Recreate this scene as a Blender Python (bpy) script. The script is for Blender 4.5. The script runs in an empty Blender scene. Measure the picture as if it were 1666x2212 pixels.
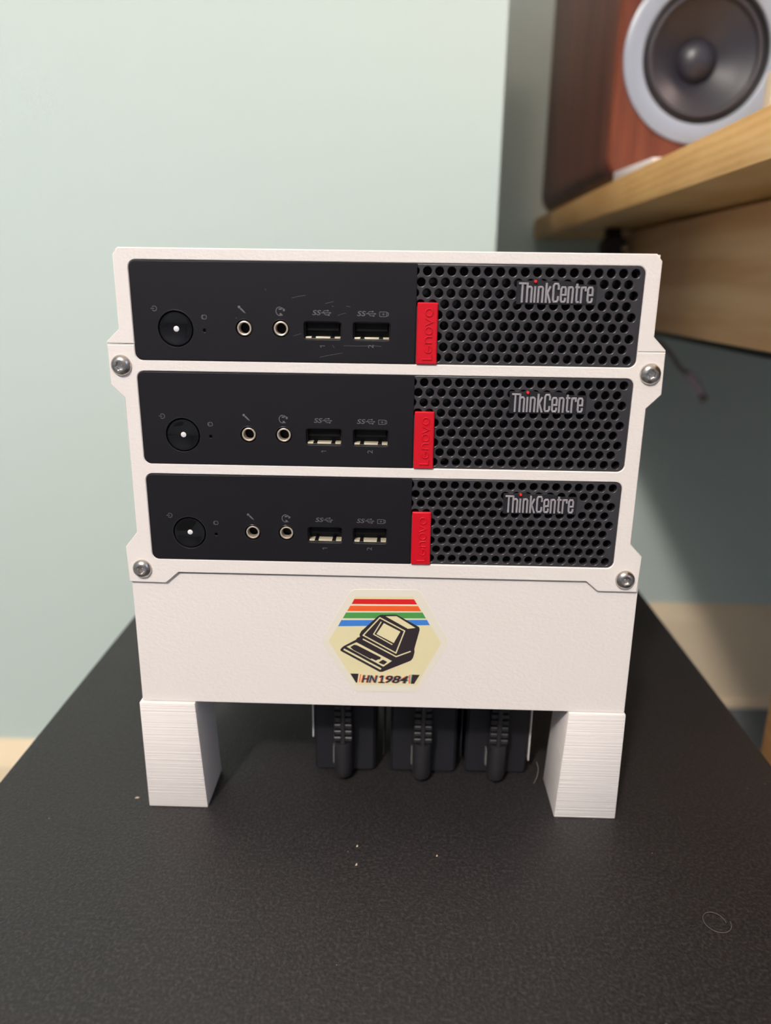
import bpy, bmesh, math, random
from mathutils import Vector, Matrix
from mathutils.geometry import delaunay_2d_cdt

random.seed(7)
SC = bpy.context.scene
COL = SC.collection
PI = math.pi
MM = 0.001

# ------------------------------------------------------------------ camera
# world: x right along the rack front, y away from the camera, z up, table top z = 0
cam_data = bpy.data.cameras.new('camera')
cam = bpy.data.objects.new('camera', cam_data)
COL.objects.link(cam)
RIGHT = Vector((0.99961048, 0.02456645, 0.01324269))
DOWN = Vector((0.01991315, -0.29537537, -0.95517373))
FWD = Vector((-0.01955367, 0.95506538, -0.29574951))
cam.matrix_world = Matrix((
    (RIGHT.x, -DOWN.x, -FWD.x, 0.09627),
    (RIGHT.y, -DOWN.y, -FWD.y, -0.26966),
    (RIGHT.z, -DOWN.z, -FWD.z, 0.22029),
    (0, 0, 0, 1)))
cam_data.sensor_fit = 'VERTICAL'
cam_data.sensor_height = 9.527
cam_data.lens = 1602.08 * 9.527 / 2212.0
cam_data.clip_start = 0.01
cam_data.clip_end = 30
cam_data.dof.use_dof = True
cam_data.dof.focus_distance = 0.279
cam_data.dof.aperture_fstop = 1.75
SC.camera = cam

# ------------------------------------------------------------------ world, lamps, exposure
w = bpy.data.worlds.new('world')
SC.world = w
w.use_nodes = True
w.node_tree.nodes['Background'].inputs['Color'].default_value = (0.55, 0.62, 0.75, 1)
w.node_tree.nodes['Background'].inputs['Strength'].default_value = 0.02


def lamp(name, kind, loc, energy, color, size, target=None, size_y=None):
    l = bpy.data.lights.new(name, kind)
    o = bpy.data.objects.new(name, l)
    COL.objects.link(o)
    o.location = loc
    l.energy = energy
    l.color = color
    if kind == 'POINT':
        l.shadow_soft_size = size
    else:
        l.shape = 'RECTANGLE'
        l.size = size
        l.size_y = size_y or size
    if target is not None:
        o.rotation_euler = (Vector(target) - Vector(loc)).to_track_quat('-Z', 'Y').to_euler()
    return o


lamp('ceiling_lamp', 'POINT', (-0.54, -1.62, 1.80), 140, (1.0, 0.925, 0.86), 0.07)
lamp('second_lamp', 'POINT', (1.40, 0.15, 1.42), 20, (1.0, 0.74, 0.64), 0.07)
lamp('cool_fill_right', 'AREA', (1.58, -1.25, 1.00), 6.0, (0.48, 0.66, 1.0), 1.1, (0.2, 0.0, 0.1), 0.9)  # soft cool fill added from the right; no window is built there

SC.view_settings.view_transform = 'Standard'
SC.view_settings.look = 'None'
SC.view_settings.gamma = 1
SC.view_settings.use_curve_mapping = False
SC.view_settings.exposure = 0.13


# ------------------------------------------------------------------ materials
def lin(c):
    return tuple(((v / 255.0) / 12.92 if v / 255.0 <= 0.04045 else ((v / 255.0 + 0.055) / 1.055) ** 2.4) for v in c) + (1.0,)


class Mat:
    def __init__(self, name, rgb, rough=0.5, metal=0.0, spec=0.5, coat=0.0):
        self.m = bpy.data.materials.new(name)
        self.m.use_nodes = True
        self.nt = self.m.node_tree
        self.b = self.nt.nodes['Principled BSDF']
        self.b.inputs['Base Color'].default_value = lin(rgb)
        self.b.inputs['Roughness'].default_value = rough
        self.b.inputs['Metallic'].default_value = metal
        self.b.inputs['Specular IOR Level'].default_value = spec
        self.b.inputs['Coat Weight'].default_value = coat
        self.b.inputs['Coat Roughness'].default_value = 0.08
        self.rgb = rgb

    def n(self, t, **kw):
        x = self.nt.nodes.new(t)
        for k, v in kw.items():
            if hasattr(x, k):
                setattr(x, k, v)
            else:
                x.inputs[k].default_value = v
        return x

    def l(self, a, ao, b, bi):
        self.nt.links.new(a.outputs[ao], b.inputs[bi])

    def coords(self, scale):
        t = self.n('ShaderNodeTexCoord')
        mp = self.n('ShaderNodeMapping')
        mp.inputs['Scale'].default_value = scale
        self.l(t, 'Object', mp, 'Vector')
        return mp

    def noise(self, scale, detail=3.0, dist=0.0, rough=0.5):
        mp = self.coords(scale)
        x = self.n('ShaderNodeTexNoise')
        x.inputs['Scale'].default_value = 1.0
        x.inputs['Detail'].default_value = detail
        x.inputs['Distortion'].default_value = dist
        x.inputs['Roughness'].default_value = rough
        self.l(mp, 'Vector', x, 'Vector')
        return x

    def bump(self, tex, strength, dist, out='Fac'):
        bp = self.n('ShaderNodeBump')
        bp.inputs['Strength'].default_value = strength
        bp.inputs['Distance'].default_value = dist
        self.l(tex, out, bp, 'Height')
        prev = self.b.inputs['Normal'].links
        if prev:
            self.nt.links.new(prev[0].from_socket, bp.inputs['Normal'])
        self.l(bp, 'Normal', self.b, 'Normal')
        return self

    def ramp(self, tex, stops, out='Fac'):
        r = self.n('ShaderNodeValToRGB')
        e = r.color_ramp.elements
        while len(e) < len(stops):
            e.new(0.5)
        for i, (p, c) in enumerate(stops):
            e[i].position = p
            e[i].color = lin(c) if len(c) == 3 else c
        self.l(tex, out, r, 'Fac')
        return r

    def color_from(self, node, out='Color'):
        self.l(node, out, self.b, 'Base Color')
        return self


def specks(m, scale, base, speck, thr, rand_thr):
    """sparse dust specks: small voronoi cell centres, only some of the cells"""
    mp = m.coords((scale,) * 3)
    v = m.n('ShaderNodeTexVoronoi')
    m.l(mp, 'Vector', v, 'Vector')
    v.inputs['Scale'].default_value = 1.0
    lt = m.n('ShaderNodeMath', operation='LESS_THAN')
    lt.inputs[1].default_value = thr
    m.l(v, 'Distance', lt, 0)
    sep = m.n('ShaderNodeSeparateColor')
    m.l(v, 'Color', sep, 'Color')
    gt = m.n('ShaderNodeMath', operation='GREATER_THAN')
    gt.inputs[1].default_value = rand_thr
    m.l(sep, 'Red', gt, 0)
    mul = m.n('ShaderNodeMath', operation='MULTIPLY')
    m.l(lt, 'Value', mul, 0)
    m.l(gt, 'Value', mul, 1)
    mix = m.n('ShaderNodeMix', data_type='RGBA')
    mix.inputs['A'].default_value = lin(base)
    mix.inputs['B'].default_value = lin(speck)
    m.l(mul, 'Value', mix, 'Factor')
    m.nt.links.new(mix.outputs['Result'], m.b.inputs['Base Color'])
    return mix


# white printed plastic of the faces (textured build plate finish), with a few ochre stains
WHITE = (236, 229, 224)
white_face = Mat('white_textured_plastic', WHITE, 0.55, spec=0.35)
white_face.bump(white_face.noise((620, 620, 900), 4, 0.4), 0.28, 0.0006)
white_stained = Mat('white_textured_plastic_stained', WHITE, 0.55, spec=0.35)
white_stained.bump(white_stained.noise((620, 620, 900), 4, 0.4), 0.28, 0.0006)


def add_stains(m, spots):
    tc = m.n('ShaderNodeTexCoord')
    nz = m.noise((900, 900, 900), 4)
    last = None
    for (x, z, r, a) in spots:
        d = m.n('ShaderNodeVectorMath', operation='DISTANCE')
        m.l(tc, 'Object', d, 0)
        d.inputs[1].default_value = (x * MM, -0.0015, z * MM)
        mr = m.n('ShaderNodeMapRange')
        mr.inputs['From Min'].default_value = r * MM
        mr.inputs['From Max'].default_value = r * MM * 0.2
        mr.inputs['To Max'].default_value = a
        m.l(d, 'Value', mr, 'Value')
        if last is None:
            last = mr
        else:
            ad = m.n('ShaderNodeMath', operation='MAXIMUM')
            m.nt.links.new(last.outputs[0], ad.inputs[0])
            m.nt.links.new(mr.outputs[0], ad.inputs[1])
            last = ad
    rr = m.n('ShaderNodeMapRange')
    rr.inputs['From Min'].default_value = 0.46
    rr.inputs['From Max'].default_value = 0.62
    m.l(nz, 'Fac', rr, 'Value')
    mu = m.n('ShaderNodeMath', operation='MULTIPLY')
    m.nt.links.new(last.outputs[0], mu.inputs[0])
    m.nt.links.new(rr.outputs[0], mu.inputs[1])
    mix = m.n('ShaderNodeMix', data_type='RGBA')
    mix.inputs['A'].default_value = lin(WHITE)
    mix.inputs['B'].default_value = lin((224, 178, 104))
    m.nt.links.new(mu.outputs[0], mix.inputs['Factor'])
    m.nt.links.new(mix.outputs['Result'], m.b.inputs['Base Color'])


add_stains(white_stained, [(141.8, 190.4, 3.6, 1.0), (140.2, 191.2, 2.4, .9), (133.8, 191.0, 2.2, .55), (169.4, 188.6, 1.5, .6),
                           (171.3, 150.6, 1.4, .9), (104.4, 112.4, 1.5, .5), (163.5, 111.9, 1.6, .6), (163.0, 113.2, 1.2, .5)])
white_leg = Mat('white_layered_plastic', (238, 232, 228), 0.45, spec=0.4)
white_leg.bump(white_leg.noise((10, 10, 1300), 2, 0.0, 0.7), 0.6, 0.0006)

panel_black = Mat('matte_black_plastic', (19, 18, 22), 0.5, spec=0.3)
specks(panel_black, 190, (18, 17, 22), (110, 106, 104), 0.05, 0.86)
panel_black.bump(panel_black.noise((2500,) * 3, 2), 0.12, 0.0001)
grille_grey = Mat('dark_grey_plastic', (50, 48, 52), 0.28, spec=0.7)
grille_grey.bump(grille_grey.noise((2200,) * 3, 2), 0.15, 0.0001)
void_black = Mat('unlit_black_plastic', (9, 9, 12), 0.6, spec=0.2)
gloss_black = Mat('glossy_black_plastic', (5, 5, 8), 0.06, spec=0.5)
bez_black = Mat('satin_black_plastic', (20, 20, 23), 0.3, spec=0.6)
led_white = Mat('white_translucent_plastic', (228, 226, 226), 0.4)
print_grey = Mat('grey_print', (98, 95, 98), 0.6)
logo_grey = Mat('raised_grey_letter', (168, 164, 170), 0.35, metal=0.3)
logo_rim = Mat('dark_logo_backing', (22, 22, 27), 0.5)
red_plastic = Mat('red_plastic', (200, 0, 28), 0.42, spec=0.45)
red_dot = Mat('red_dot', (214, 44, 44), 0.3)
steel = Mat('stainless_steel', (196, 190, 182), 0.24, metal=1.0)
steel.bump(steel.noise((900, 900, 900), 2), 0.05, 0.0001)
jack_metal = Mat('nickel_ring', (212, 198, 180), 0.34, metal=0.6)
usb_metal = Mat('port_shell_metal', (240, 228, 200), 0.36, metal=0.5)
port_dark = Mat('port_frame_shade', (34, 32, 32), 0.45, metal=0.3)  # port metal coloured dark to carry the shade on its top and sides
scratch_grey = Mat('scratch_mark', (92, 88, 88), 0.5)
adapter_black = Mat('adapter_black_plastic', (27, 27, 32), 0.55, spec=0.4)
adapter_black.bump(adapter_black.noise((1500,) * 3, 2), 0.2, 0.0002)
plug_black = Mat('plug_black_rubber', (36, 35, 38), 0.42, spec=0.5)
glint_grey = Mat('painted_glint_grey', (120, 118, 116), 0.4)

sticker_base = Mat('sticker_offwhite', (235, 229, 214), 0.4)
st_cream = Mat('sticker_cream', (232, 222, 178), 0.5)
st_red = Mat('sticker_red', (214, 28, 34), 0.5)
st_orange = Mat('sticker_orange', (238, 98, 40), 0.5)
st_green = Mat('sticker_green', (74, 152, 76), 0.5)
st_blue = Mat('sticker_blue', (62, 128, 212), 0.5)
st_black = Mat('sticker_black', (44, 36, 40), 0.5)
st_dark = Mat('sticker_dark_slate', (34, 44, 54), 0.5)
st_teal = Mat('sticker_ghost_grey', (140, 158, 156), 0.5)

table_black = Mat('black_table_finish', (20, 18, 20), 0.56, spec=0.6)
tmix = specks(table_black, 210, (15, 14, 16), (128, 120, 112), 0.06, 0.955)
tr_ = table_black.ramp(table_black.noise((800, 800, 800), 3, 0, 0.6), [(0.34, (12, 11, 12)), (0.5, (26, 23, 25)), (0.68, (52, 48, 49))])
table_black.nt.links.new(tr_.outputs['Color'], tmix.inputs['A'])
table_black.bump(table_black.noise((1050, 1050, 1050), 3), 0.5, 0.0006)

wall_paint = Mat('pale_green_wall_paint', (203, 218, 212), 0.75, spec=0.2)
wall_paint.bump(wall_paint.noise((160,) * 3, 3), 0.12, 0.001)
room_paint = Mat('room_wall_paint', (132, 136, 148), 0.8, spec=0.2)
room_paint.bump(room_paint.noise((160,) * 3, 3), 0.1, 0.001)
ceil_paint = Mat('white_ceiling_paint', (240, 238, 232), 0.85, spec=0.2)
ceil_paint.bump(ceil_paint.noise((90,) * 3, 3), 0.1, 0.001)
gloss_white = Mat('cream_gloss_paint', (238, 220, 188), 0.35, spec=0.4)
gloss_white.bump(gloss_white.noise((30, 30, 120), 2), 0.05, 0.001)
carpet = Mat('grey_carpet', (104, 110, 116), 0.95, spec=0.1)
cn = carpet.noise((420,) * 3, 4)
carpet.color_from(carpet.ramp(cn, [(0.3, (104, 110, 118)), (0.7, (140, 146, 154))]))
carpet.bump(cn, 0.8, 0.003)


def wood(name, c0, c1, c2, scale, rough, dist=1.2, ring=False, spec=0.4, rot=None, wv_w=0.45, loc=None):
    m = Mat(name, c1, rough, spec=spec)
    mp = m.coords(scale)
    if loc:
        mp.inputs['Location'].default_value = loc
    if rot:
        mp.inputs['Rotation'].default_value = rot
    wv = m.n('ShaderNodeTexWave', wave_type='RINGS' if ring else 'BANDS')
    wv.inputs['Scale'].default_value = 1.0
    if ring:
        wv.rings_direction = 'X'
    wv.inputs['Distortion'].default_value = 5.0 * dist
    wv.inputs['Detail'].default_value = 3.0
    wv.inputs['Detail Scale'].default_value = 1.4
    m.l(mp, 'Vector', wv, 'Vector')
    nz = m.n('ShaderNodeTexNoise')
    nz.inputs['Scale'].default_value = 0.7
    nz.inputs['Detail'].default_value = 5
    m.l(mp, 'Vector', nz, 'Vector')
    mx = m.n('ShaderNodeMath', operation='MULTIPLY_ADD')
    mx.inputs[1].default_value = wv_w
    m.l(wv, 'Fac', mx, 0)
    m.l(nz, 'Fac', mx, 2)
    sb = m.n('ShaderNodeMath', operation='SUBTRACT')
    sb.inputs[1].default_value = wv_w * 0.5
    m.l(mx, 'Value', sb, 0)
    r = m.ramp(sb, [(0.25, c0), (0.5, c1), (0.75, c2)], 'Value')
    m.color_from(r)
    m.bump(sb, 0.08, 0.0006, 'Value')
    return m


walnut_side = wood('walnut_veneer', (84, 45, 37), (108, 60, 48), (126, 76, 60), (60, 60, 5.0), 0.38, 0.8, wv_w=0.1)
walnut_front = wood('walnut_baffle_veneer', (84, 40, 25), (112, 58, 37), (134, 76, 50), (90, 90, 8.0), 0.33, 0.9, wv_w=0.12)
pine_edge = wood('pale_wood_end_grain', (196, 148, 86), (218, 172, 108), (228, 186, 128), (40, 16.0, 58), 0.5, 0.35, True, wv_w=0.16, loc=(0, 3.2, 14))
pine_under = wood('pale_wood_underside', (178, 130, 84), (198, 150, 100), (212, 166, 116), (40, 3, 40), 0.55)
pine_apron_lifted = wood('pale_wood_apron_brightened', (206, 160, 114), (220, 178, 132), (228, 190, 146), (30, 2.2, 34), 0.55, 0.7)  # same desk wood, its colour brightened to make up for the apron's shade
rubber_surround = Mat('rubber_surround', (60, 57, 62), 0.5, spec=0.4)
rubber_dark = Mat('dark_rubber_seal', (16, 16, 20), 0.45)
cone_grey = Mat('woofer_cone_grey', (44, 43, 51), 0.4, spec=0.6)
ring_metal = Mat('pale_satin_ring', (158, 166, 178), 0.28, metal=0.0)
paper_white = Mat('white_paper', (238, 228, 224), 0.7)
cable_grey = Mat('braided_grey_cable', (136, 124, 124), 0.7)
cable_plug = Mat('mauve_grey_aluminium', (206, 190, 202), 0.4, metal=0.2)
cable_tip = Mat('connector_tip_metal', (120, 108, 98), 0.4, metal=0.7)
clamp_black = Mat('black_clamp', (34, 30, 34), 0.45)
cream_card = Mat('cream_card', (236, 220, 190), 0.6)
lint_mat = Mat('grey_lint', (120, 116, 114), 0.8)
cream_lint = Mat('cream_crumb', (196, 178, 150), 0.8)


# ------------------------------------------------------------------ mesh builder (all numbers in mm)
def front(u, v, wd):
    """u along the front, v up, wd towards the camera"""
    return (u, -wd, v)


class MB:
    def __init__(self):
        self.v = []
        self.f = []

    def add(self, vs, fs):
        b = len(self.v)
        self.v.extend(vs)
        self.f.extend([tuple(i + b for i in f) for f in fs])
        return self

    def box(self, x0, x1, y0, y1, z0, z1):
        return self.add([(x0, y0, z0), (x1, y0, z0), (x1, y1, z0), (x0, y1, z0), (x0, y0, z1), (x1, y0, z1), (x1, y1, z1), (x0, y1, z1)],
                        [(0, 3, 2, 1), (4, 5, 6, 7), (0, 1, 5, 4), (1, 2, 6, 5), (2, 3, 7, 6), (3, 0, 4, 7)])

    def hexa(self, p):
        return self.add(p, [(0, 3, 2, 1), (4, 5, 6, 7), (0, 1, 5, 4), (1, 2, 6, 5), (2, 3, 7, 6), (3, 0, 4, 7)])

    def plate(self, outer, holes, w0, w1, bev=0.0, mp=front, back=True, bseg=1):
        def area(p):
            return sum(p[i][0] * p[(i + 1) % len(p)][1] - p[(i + 1) % len(p)][0] * p[i][1] for i in range(len(p)))
        loops = [list(outer) if area(outer) > 0 else list(outer)[::-1]] + [list(h) if area(h) < 0 else list(h)[::-1] for h in holes]
        tops = [inset(l, bev) if bev else l for l in loops]
        flat, edges = [], []
        for l in tops:
            b = len(flat)
            flat += [Vector(p) for p in l]
            edges += [(b + i, b + (i + 1) % len(l)) for i in range(len(l))]
        res = delaunay_2d_cdt(flat, edges, [], 0, 1e-6)
        n = len(flat)
        orig = {}
        for oi, src in enumerate(res[3]):
            if src:
                orig[oi] = src[0]
        boxes = [(min(p[0] for p in l), max(p[0] for p in l), min(p[1] for p in l), max(p[1] for p in l)) for l in tops]

        def solid(f):
            x = sum(flat[i].x for i in f) / len(f)
            y = sum(flat[i].y for i in f) / len(f)
            ins = False
            for l, bb in zip(tops, boxes):
                if bb[0] < x < bb[1] and bb[2] < y < bb[3]:
                    for i in range(len(l)):
                        a, c = l[i - 1], l[i]
                        if (a[1] > y) != (c[1] > y) and x < (c[0] - a[0]) * (y - a[1]) / (c[1] - a[1]) + a[0]:
                            ins = not ins
            return ins
        tris = [tuple(orig[i] for i in f) for f in res[2] if all(i in orig for i in f)]
        tris = [f for f in tris if solid(f)]
        vs = [mp(p[0], p[1], w1) for l in tops for p in l]
        layers = [0]
        for k in (range(bseg - 1, -1, -1) if bev else ()):
            t = 0.5 * PI * k / bseg
            dk = bev * (1 - math.cos(t))
            vs += [mp(p[0], p[1], w1 - bev * (1 - math.sin(t))) for l in loops for p in (inset(l, dk) if dk else l)]
            layers.append(len(vs) - n)
        vs += [mp(p[0], p[1], w0) for l in loops for p in l]
        layers.append(len(vs) - n)
        fs = list(tris)
        b = 0
        for l in loops:
            m = len(l)
            for a, c in zip(layers[:-1], layers[1:]):
                for i in range(m):
                    j = (i + 1) % m
                    fs.append((a + b + j, a + b + i, c + b + i, c + b + j))
            b += m
        if back:
            fs += [tuple(layers[-1] + i for i in reversed(t)) for t in tris]
        return self.add(vs, fs)

    def lathe(self, prof, c, n=40, mp=front, close=False):
        """prof: (radius, height along w); c = (u, v) centre"""
        vs, fs, rings = [], [], []
        for (r, h) in prof:
            if r < 1e-6:
                rings.append([len(vs)])
                vs.append(mp(c[0], c[1], h))
            else:
                rings.append(list(range(len(vs), len(vs) + n)))
                vs += [mp(c[0] + r * math.cos(2 * PI * i / n), c[1] + r * math.sin(2 * PI * i / n), h) for i in range(n)]
        for a, b in zip(rings[:-1], rings[1:]):
            for i in range(n):
                j = (i + 1) % n
                if len(a) == 1 and len(b) == 1:
                    continue
                if len(a) == 1:
                    fs.append((a[0], b[i], b[j]))
                elif len(b) == 1:
                    fs.append((a[i], b[0], a[j]))
                else:
                    fs.append((a[i], b[i], b[j], a[j]))
        return self.add(vs, fs)

    def stroke(self, pts, width, w0, w1, bev=0.0, mp=front, closed=False):
        """a flat ribbon along a polyline in (u, v), raised from w0 to w1"""
        P = [Vector(p) for p in pts]
        n = len(P)
        L, Rr, Lt, Rt = [], [], [], []
        for i in range(n):
            if closed:
                d0, d1 = (P[i] - P[i - 1]).normalized(), (P[(i + 1) % n] - P[i]).normalized()
            else:
                d0 = (P[i] - P[i - 1]).normalized() if i else (P[1] - P[0]).normalized()
                d1 = (P[i + 1] - P[i]).normalized() if i < n - 1 else d0
            t = (d0 + d1)
            t = t.normalized() if t.length > 1e-6 else d1
            nn = Vector((-t.y, t.x))
            k = 1.0 / max(0.5, abs(nn.dot(Vector((-d1.y, d1.x)))))
            h = width / 2 * k
            L.append(P[i] + nn * h)
            Rr.append(P[i] - nn * h)
            hb = max(0.0, width / 2 - bev) * k
            Lt.append(P[i] + nn * hb)
            Rt.append(P[i] - nn * hb)
        vs, fs = [], []
        for i in range(n):
            vs += [mp(L[i].x, L[i].y, w0), mp(L[i].x, L[i].y, w1 - bev), mp(Lt[i].x, Lt[i].y, w1), mp(Rt[i].x, Rt[i].y, w1),
                   mp(Rr[i].x, Rr[i].y, w1 - bev), mp(Rr[i].x, Rr[i].y, w0)]
        last = n if closed else n - 1
        for i in range(last):
            a, b = i * 6, ((i + 1) % n) * 6
            for k in range(5):
                fs.append((a + k, a + k + 1, b + k + 1, b + k))
        if not closed:
            fs.append((5, 4, 3, 2, 1, 0))
            e = (n - 1) * 6
            fs.append((e, e + 1, e + 2, e + 3, e + 4, e + 5))
        return self.add(vs, fs)

    def tube(self, path, r, n=10):
        P = [Vector(p) for p in path]
        vs, fs = [], []
        up = Vector((0.3, 1, 0.1)).normalized()
        for i, p in enumerate(P):
            t = (P[min(i + 1, len(P) - 1)] - P[max(i - 1, 0)]).normalized()
            a = t.cross(up).normalized()
            b = t.cross(a).normalized()
            rr = r[i] if isinstance(r, (list, tuple)) else r
            vs += [tuple(p + a * rr * math.cos(2 * PI * k / n) + b * rr * math.sin(2 * PI * k / n)) for k in range(n)]
        for i in range(len(P) - 1):
            for k in range(n):
                j = (k + 1) % n
                fs.append((i * n + k, i * n + j, (i + 1) * n + j, (i + 1) * n + k))
        fs.append(tuple(range(n)))
        e = (len(P) - 1) * n
        fs.append(tuple(e + k for k in reversed(range(n))))
        return self.add(vs, fs)

    def build(self, name, mat, parent=None, bevel=0.0, segs=2, angle=35, flat_front=False):
        org = Vector(parent['_org']) if parent is not None and '_org' in parent else Vector((0, 0, 0))
        me = bpy.data.meshes.new(name)
        me.from_pydata([((x - org.x) * MM, (y - org.y) * MM, (z - org.z) * MM) for x, y, z in self.v], [], self.f)
        bm = bmesh.new()
        bm.from_mesh(me)
        bmesh.ops.remove_doubles(bm, verts=bm.verts, dist=1e-7)
        bmesh.ops.recalc_face_normals(bm, faces=bm.faces)
        if bevel:
            es = [e for e in bm.edges if len(e.link_faces) == 2 and e.calc_face_angle(0) > 0.5]
            bmesh.ops.bevel(bm, geom=es, offset=bevel * MM, segments=segs, profile=0.5, affect='EDGES', clamp_overlap=True)
        bm.to_mesh(me)
        bm.free()
        me.materials.append(mat.m)
        me.shade_smooth()
        me.set_sharp_from_angle(angle=math.radians(angle))
        for p in (me.polygons if flat_front else ()):   # the flat fronts stay flat beside their rounded edges
            if p.normal.y < -0.9995:
                p.use_smooth = False
        o = bpy.data.objects.new(name, me)
        COL.objects.link(o)
        if parent is not None:
            o.parent = parent
            o['_org'] = tuple(org)
        return o


def inset(l, d):
    out = []
    n = len(l)
    for i in range(n):
        p0, p, p1 = Vector(l[i - 1]), Vector(l[i]), Vector(l[(i + 1) % n])
        d0, d1 = (p - p0).normalized(), (p1 - p).normalized()
        n0, n1 = Vector((-d0.y, d0.x)), Vector((-d1.y, d1.x))
        t = n0 + n1
        if t.length < 1e-6:
            t = n0
        t.normalize()
        k = d / max(0.4, t.dot(n0))
        out.append((p.x + t.x * k, p.y + t.y * k))
    return out


def rrect(x0, x1, z0, z1, r, seg=6):
    pts = []
    for cx, cz, a0 in ((x1 - r, z1 - r, 0), (x0 + r, z1 - r, 90), (x0 + r, z0 + r, 180), (x1 - r, z0 + r, 270)):
        for k in range(seg + 1):
            a = math.radians(a0 + 90 * k / seg)
            pts.append((cx + r * math.cos(a), cz + r * math.sin(a)))
    return pts


def circ(x, z, r, n=20):
    return [(x + r * math.cos(2 * PI * k / n), z + r * math.sin(2 * PI * k / n)) for k in range(n)]


def rpoly(pts, r, seg=4):
    """round the corners of a polygon; r may be a list"""
    out = []
    n = len(pts)
    for i in range(n):
        p0, p, p1 = Vector(pts[i - 1]), Vector(pts[i]), Vector(pts[(i + 1) % n])
        rr = r[i] if isinstance(r, (list, tuple)) else r
        a, b = (p0 - p), (p1 - p)
        rr = min(rr, a.length * 0.45, b.length * 0.45)
        if rr < 1e-4:
            out.append(tuple(p))
            continue
        q0, q1 = p + a.normalized() * rr, p + b.normalized() * rr
        for k in range(seg + 1):
            t = k / seg
            out.append(tuple(q0 * (1 - t) ** 2 + p * 2 * t * (1 - t) + q1 * t * t))
    return out


def thing(name, label, cat, loc, group=None):
    o = bpy.data.objects.new(name, None)
    COL.objects.link(o)
    o.location = Vector(loc) * MM
    o.empty_display_size = 0.01
    o['_org'] = tuple(float(c) for c in loc)
    o['label'] = label
    o['category'] = cat
    if group:
        o['group'] = group
    return o


def tag(o, label, cat, group=None):
    o['label'] = label
    o['category'] = cat
    if group:
        o['group'] = group
    return o


def struct(o):
    o['kind'] = 'structure'
    return o


def text_mesh(mb, s, x0, x1, z0, z1, w0, shear=0.0, bold=0.0, rot=0):
    """built-in font text fitted into a box on the front plane (rot 90 = reads upwards)"""
    cu = bpy.data.curves.new('txt', 'FONT')
    cu.body = s
    cu.shear = shear
    cu.offset = bold
    cu.resolution_u = 3
    o = bpy.data.objects.new('txt', cu)
    COL.objects.link(o)
    dg = bpy.context.evaluated_depsgraph_get()
    me = bpy.data.meshes.new_from_object(o.evaluated_get(dg))
    co = [(v.co.x, v.co.y) for v in me.vertices]
    if rot == 90:
        co = [(-y, x) for x, y in co]
    fs = [tuple(p.vertices) for p in me.polygons]
    ax, bx = min(c[0] for c in co), max(c[0] for c in co)
    az, bz = min(c[1] for c in co), max(c[1] for c in co)
    mb.add([front(x0 + (c[0] - ax) / (bx - ax) * (x1 - x0), z0 + (c[1] - az) / (bz - az) * (z1 - z0), w0) for c in co], fs)
    bpy.data.objects.remove(o)
    bpy.data.curves.remove(cu)
    bpy.data.meshes.remove(me)


# ------------------------------------------------------------------ the room
FL = -430.0
CE = 1970.0
YB, YA, XC = 418.0, 822.0, 175.0


def slab(name, x0, x1, y0, y1, z0, z1, mat):
    return struct(MB().box(x0, x1, y0, y1, z0, z1).build(name, mat))


slab('floor', -2100, 1720, -3100, 950, FL - 60, FL, carpet)
slab('ceiling', -2100, 1720, -3100, 950, CE, CE + 60, ceil_paint)
slab('wall_front', -2100, XC, YB, YA + 100, FL, CE, wall_paint)            # chimney breast
slab('wall_alcove', XC, 1720, YA, YA + 100, FL, CE, wall_paint)
slab('wall_left', -2200, -2100, -3100, 950, FL, CE, room_paint)
slab('wall_right', 1620, 1720, -3100, 950, FL, CE, room_paint)
slab('wall_back', -2100, 1720, -3200, -3100, FL, CE, room_paint)


def skirting(name, a, b, axis, pos, sgn):
    """moulded skirting board: profile (out from wall, height)"""
    prof = [(0, 0), (26, 0), (26, 9), (23, 12), (19, 13), (19, 147), (18, 149.5), (3.5, 168), (2, 171), (0, 171)]
    vs, n = [], len(prof)
    for t in (a, b):
        for (d, h) in prof:
            vs.append((t, pos + sgn * d, FL + h) if axis == 'x' else (pos + sgn * d, t, FL + h))
    fs = [(i, (i + 1) % n, n + (i + 1) % n, n + i) for i in range(n)] + [tuple(range(n)), tuple(range(2 * n - 1, n - 1, -1))]
    return struct(MB().add(vs, fs).build(name, gloss_white))


skirting('baseboard_front', -2100, XC, 'x', YB, -1)
skirting('baseboard_return', YB - 15, YA, 'y', XC, 1)
skirting('baseboard_alcove', XC, 1620, 'x', YA, -1)

# ------------------------------------------------------------------ black cabinet that carries the rack
cab = thing('low_cabinet', 'low black cabinet whose wide matte top carries the white rack', 'cabinet', (97, 60, FL))
MB().box(-84.5, 278.5, -330, 330, -22, 0).build('cabinet_top', table_black, cab, bevel=1.5)
MB().box(-78, 272, -322, 322, FL, -22).build('cabinet_body', table_black, cab, bevel=1.5)

# ------------------------------------------------------------------ desk in the alcove
desk = thing('desk', 'pale wooden desk with thick top running back into the alcove', 'desk', (600, 400, FL))
DX, DT, DB = 271.0, 305.0, 279.5
MB().box(DX, 1618, -260, 817, DB, DT).build('desktop', pine_edge, desk, bevel=1.0)
MB().box(340, 362, 163, 640, 179, DB - 3.2).build('apron', pine_apron_lifted, desk, bevel=0.8)
MB().box(362, 900, 622, 640, 179, DB - 0.2).build('apron', pine_under, desk, bevel=0.8)
MB().box(366, 376, 170, 620, 170, 192).build('dark_strip', clamp_black, desk)  # dark strip behind the lower edge of the apron
MB().box(340, 396, 108, 163, FL, DB).build('leg', pine_under, desk, bevel=1.5)
MB().box(1480, 1536, 108, 163, FL, DB).build('leg', pine_under, desk, bevel=1.5)

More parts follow.
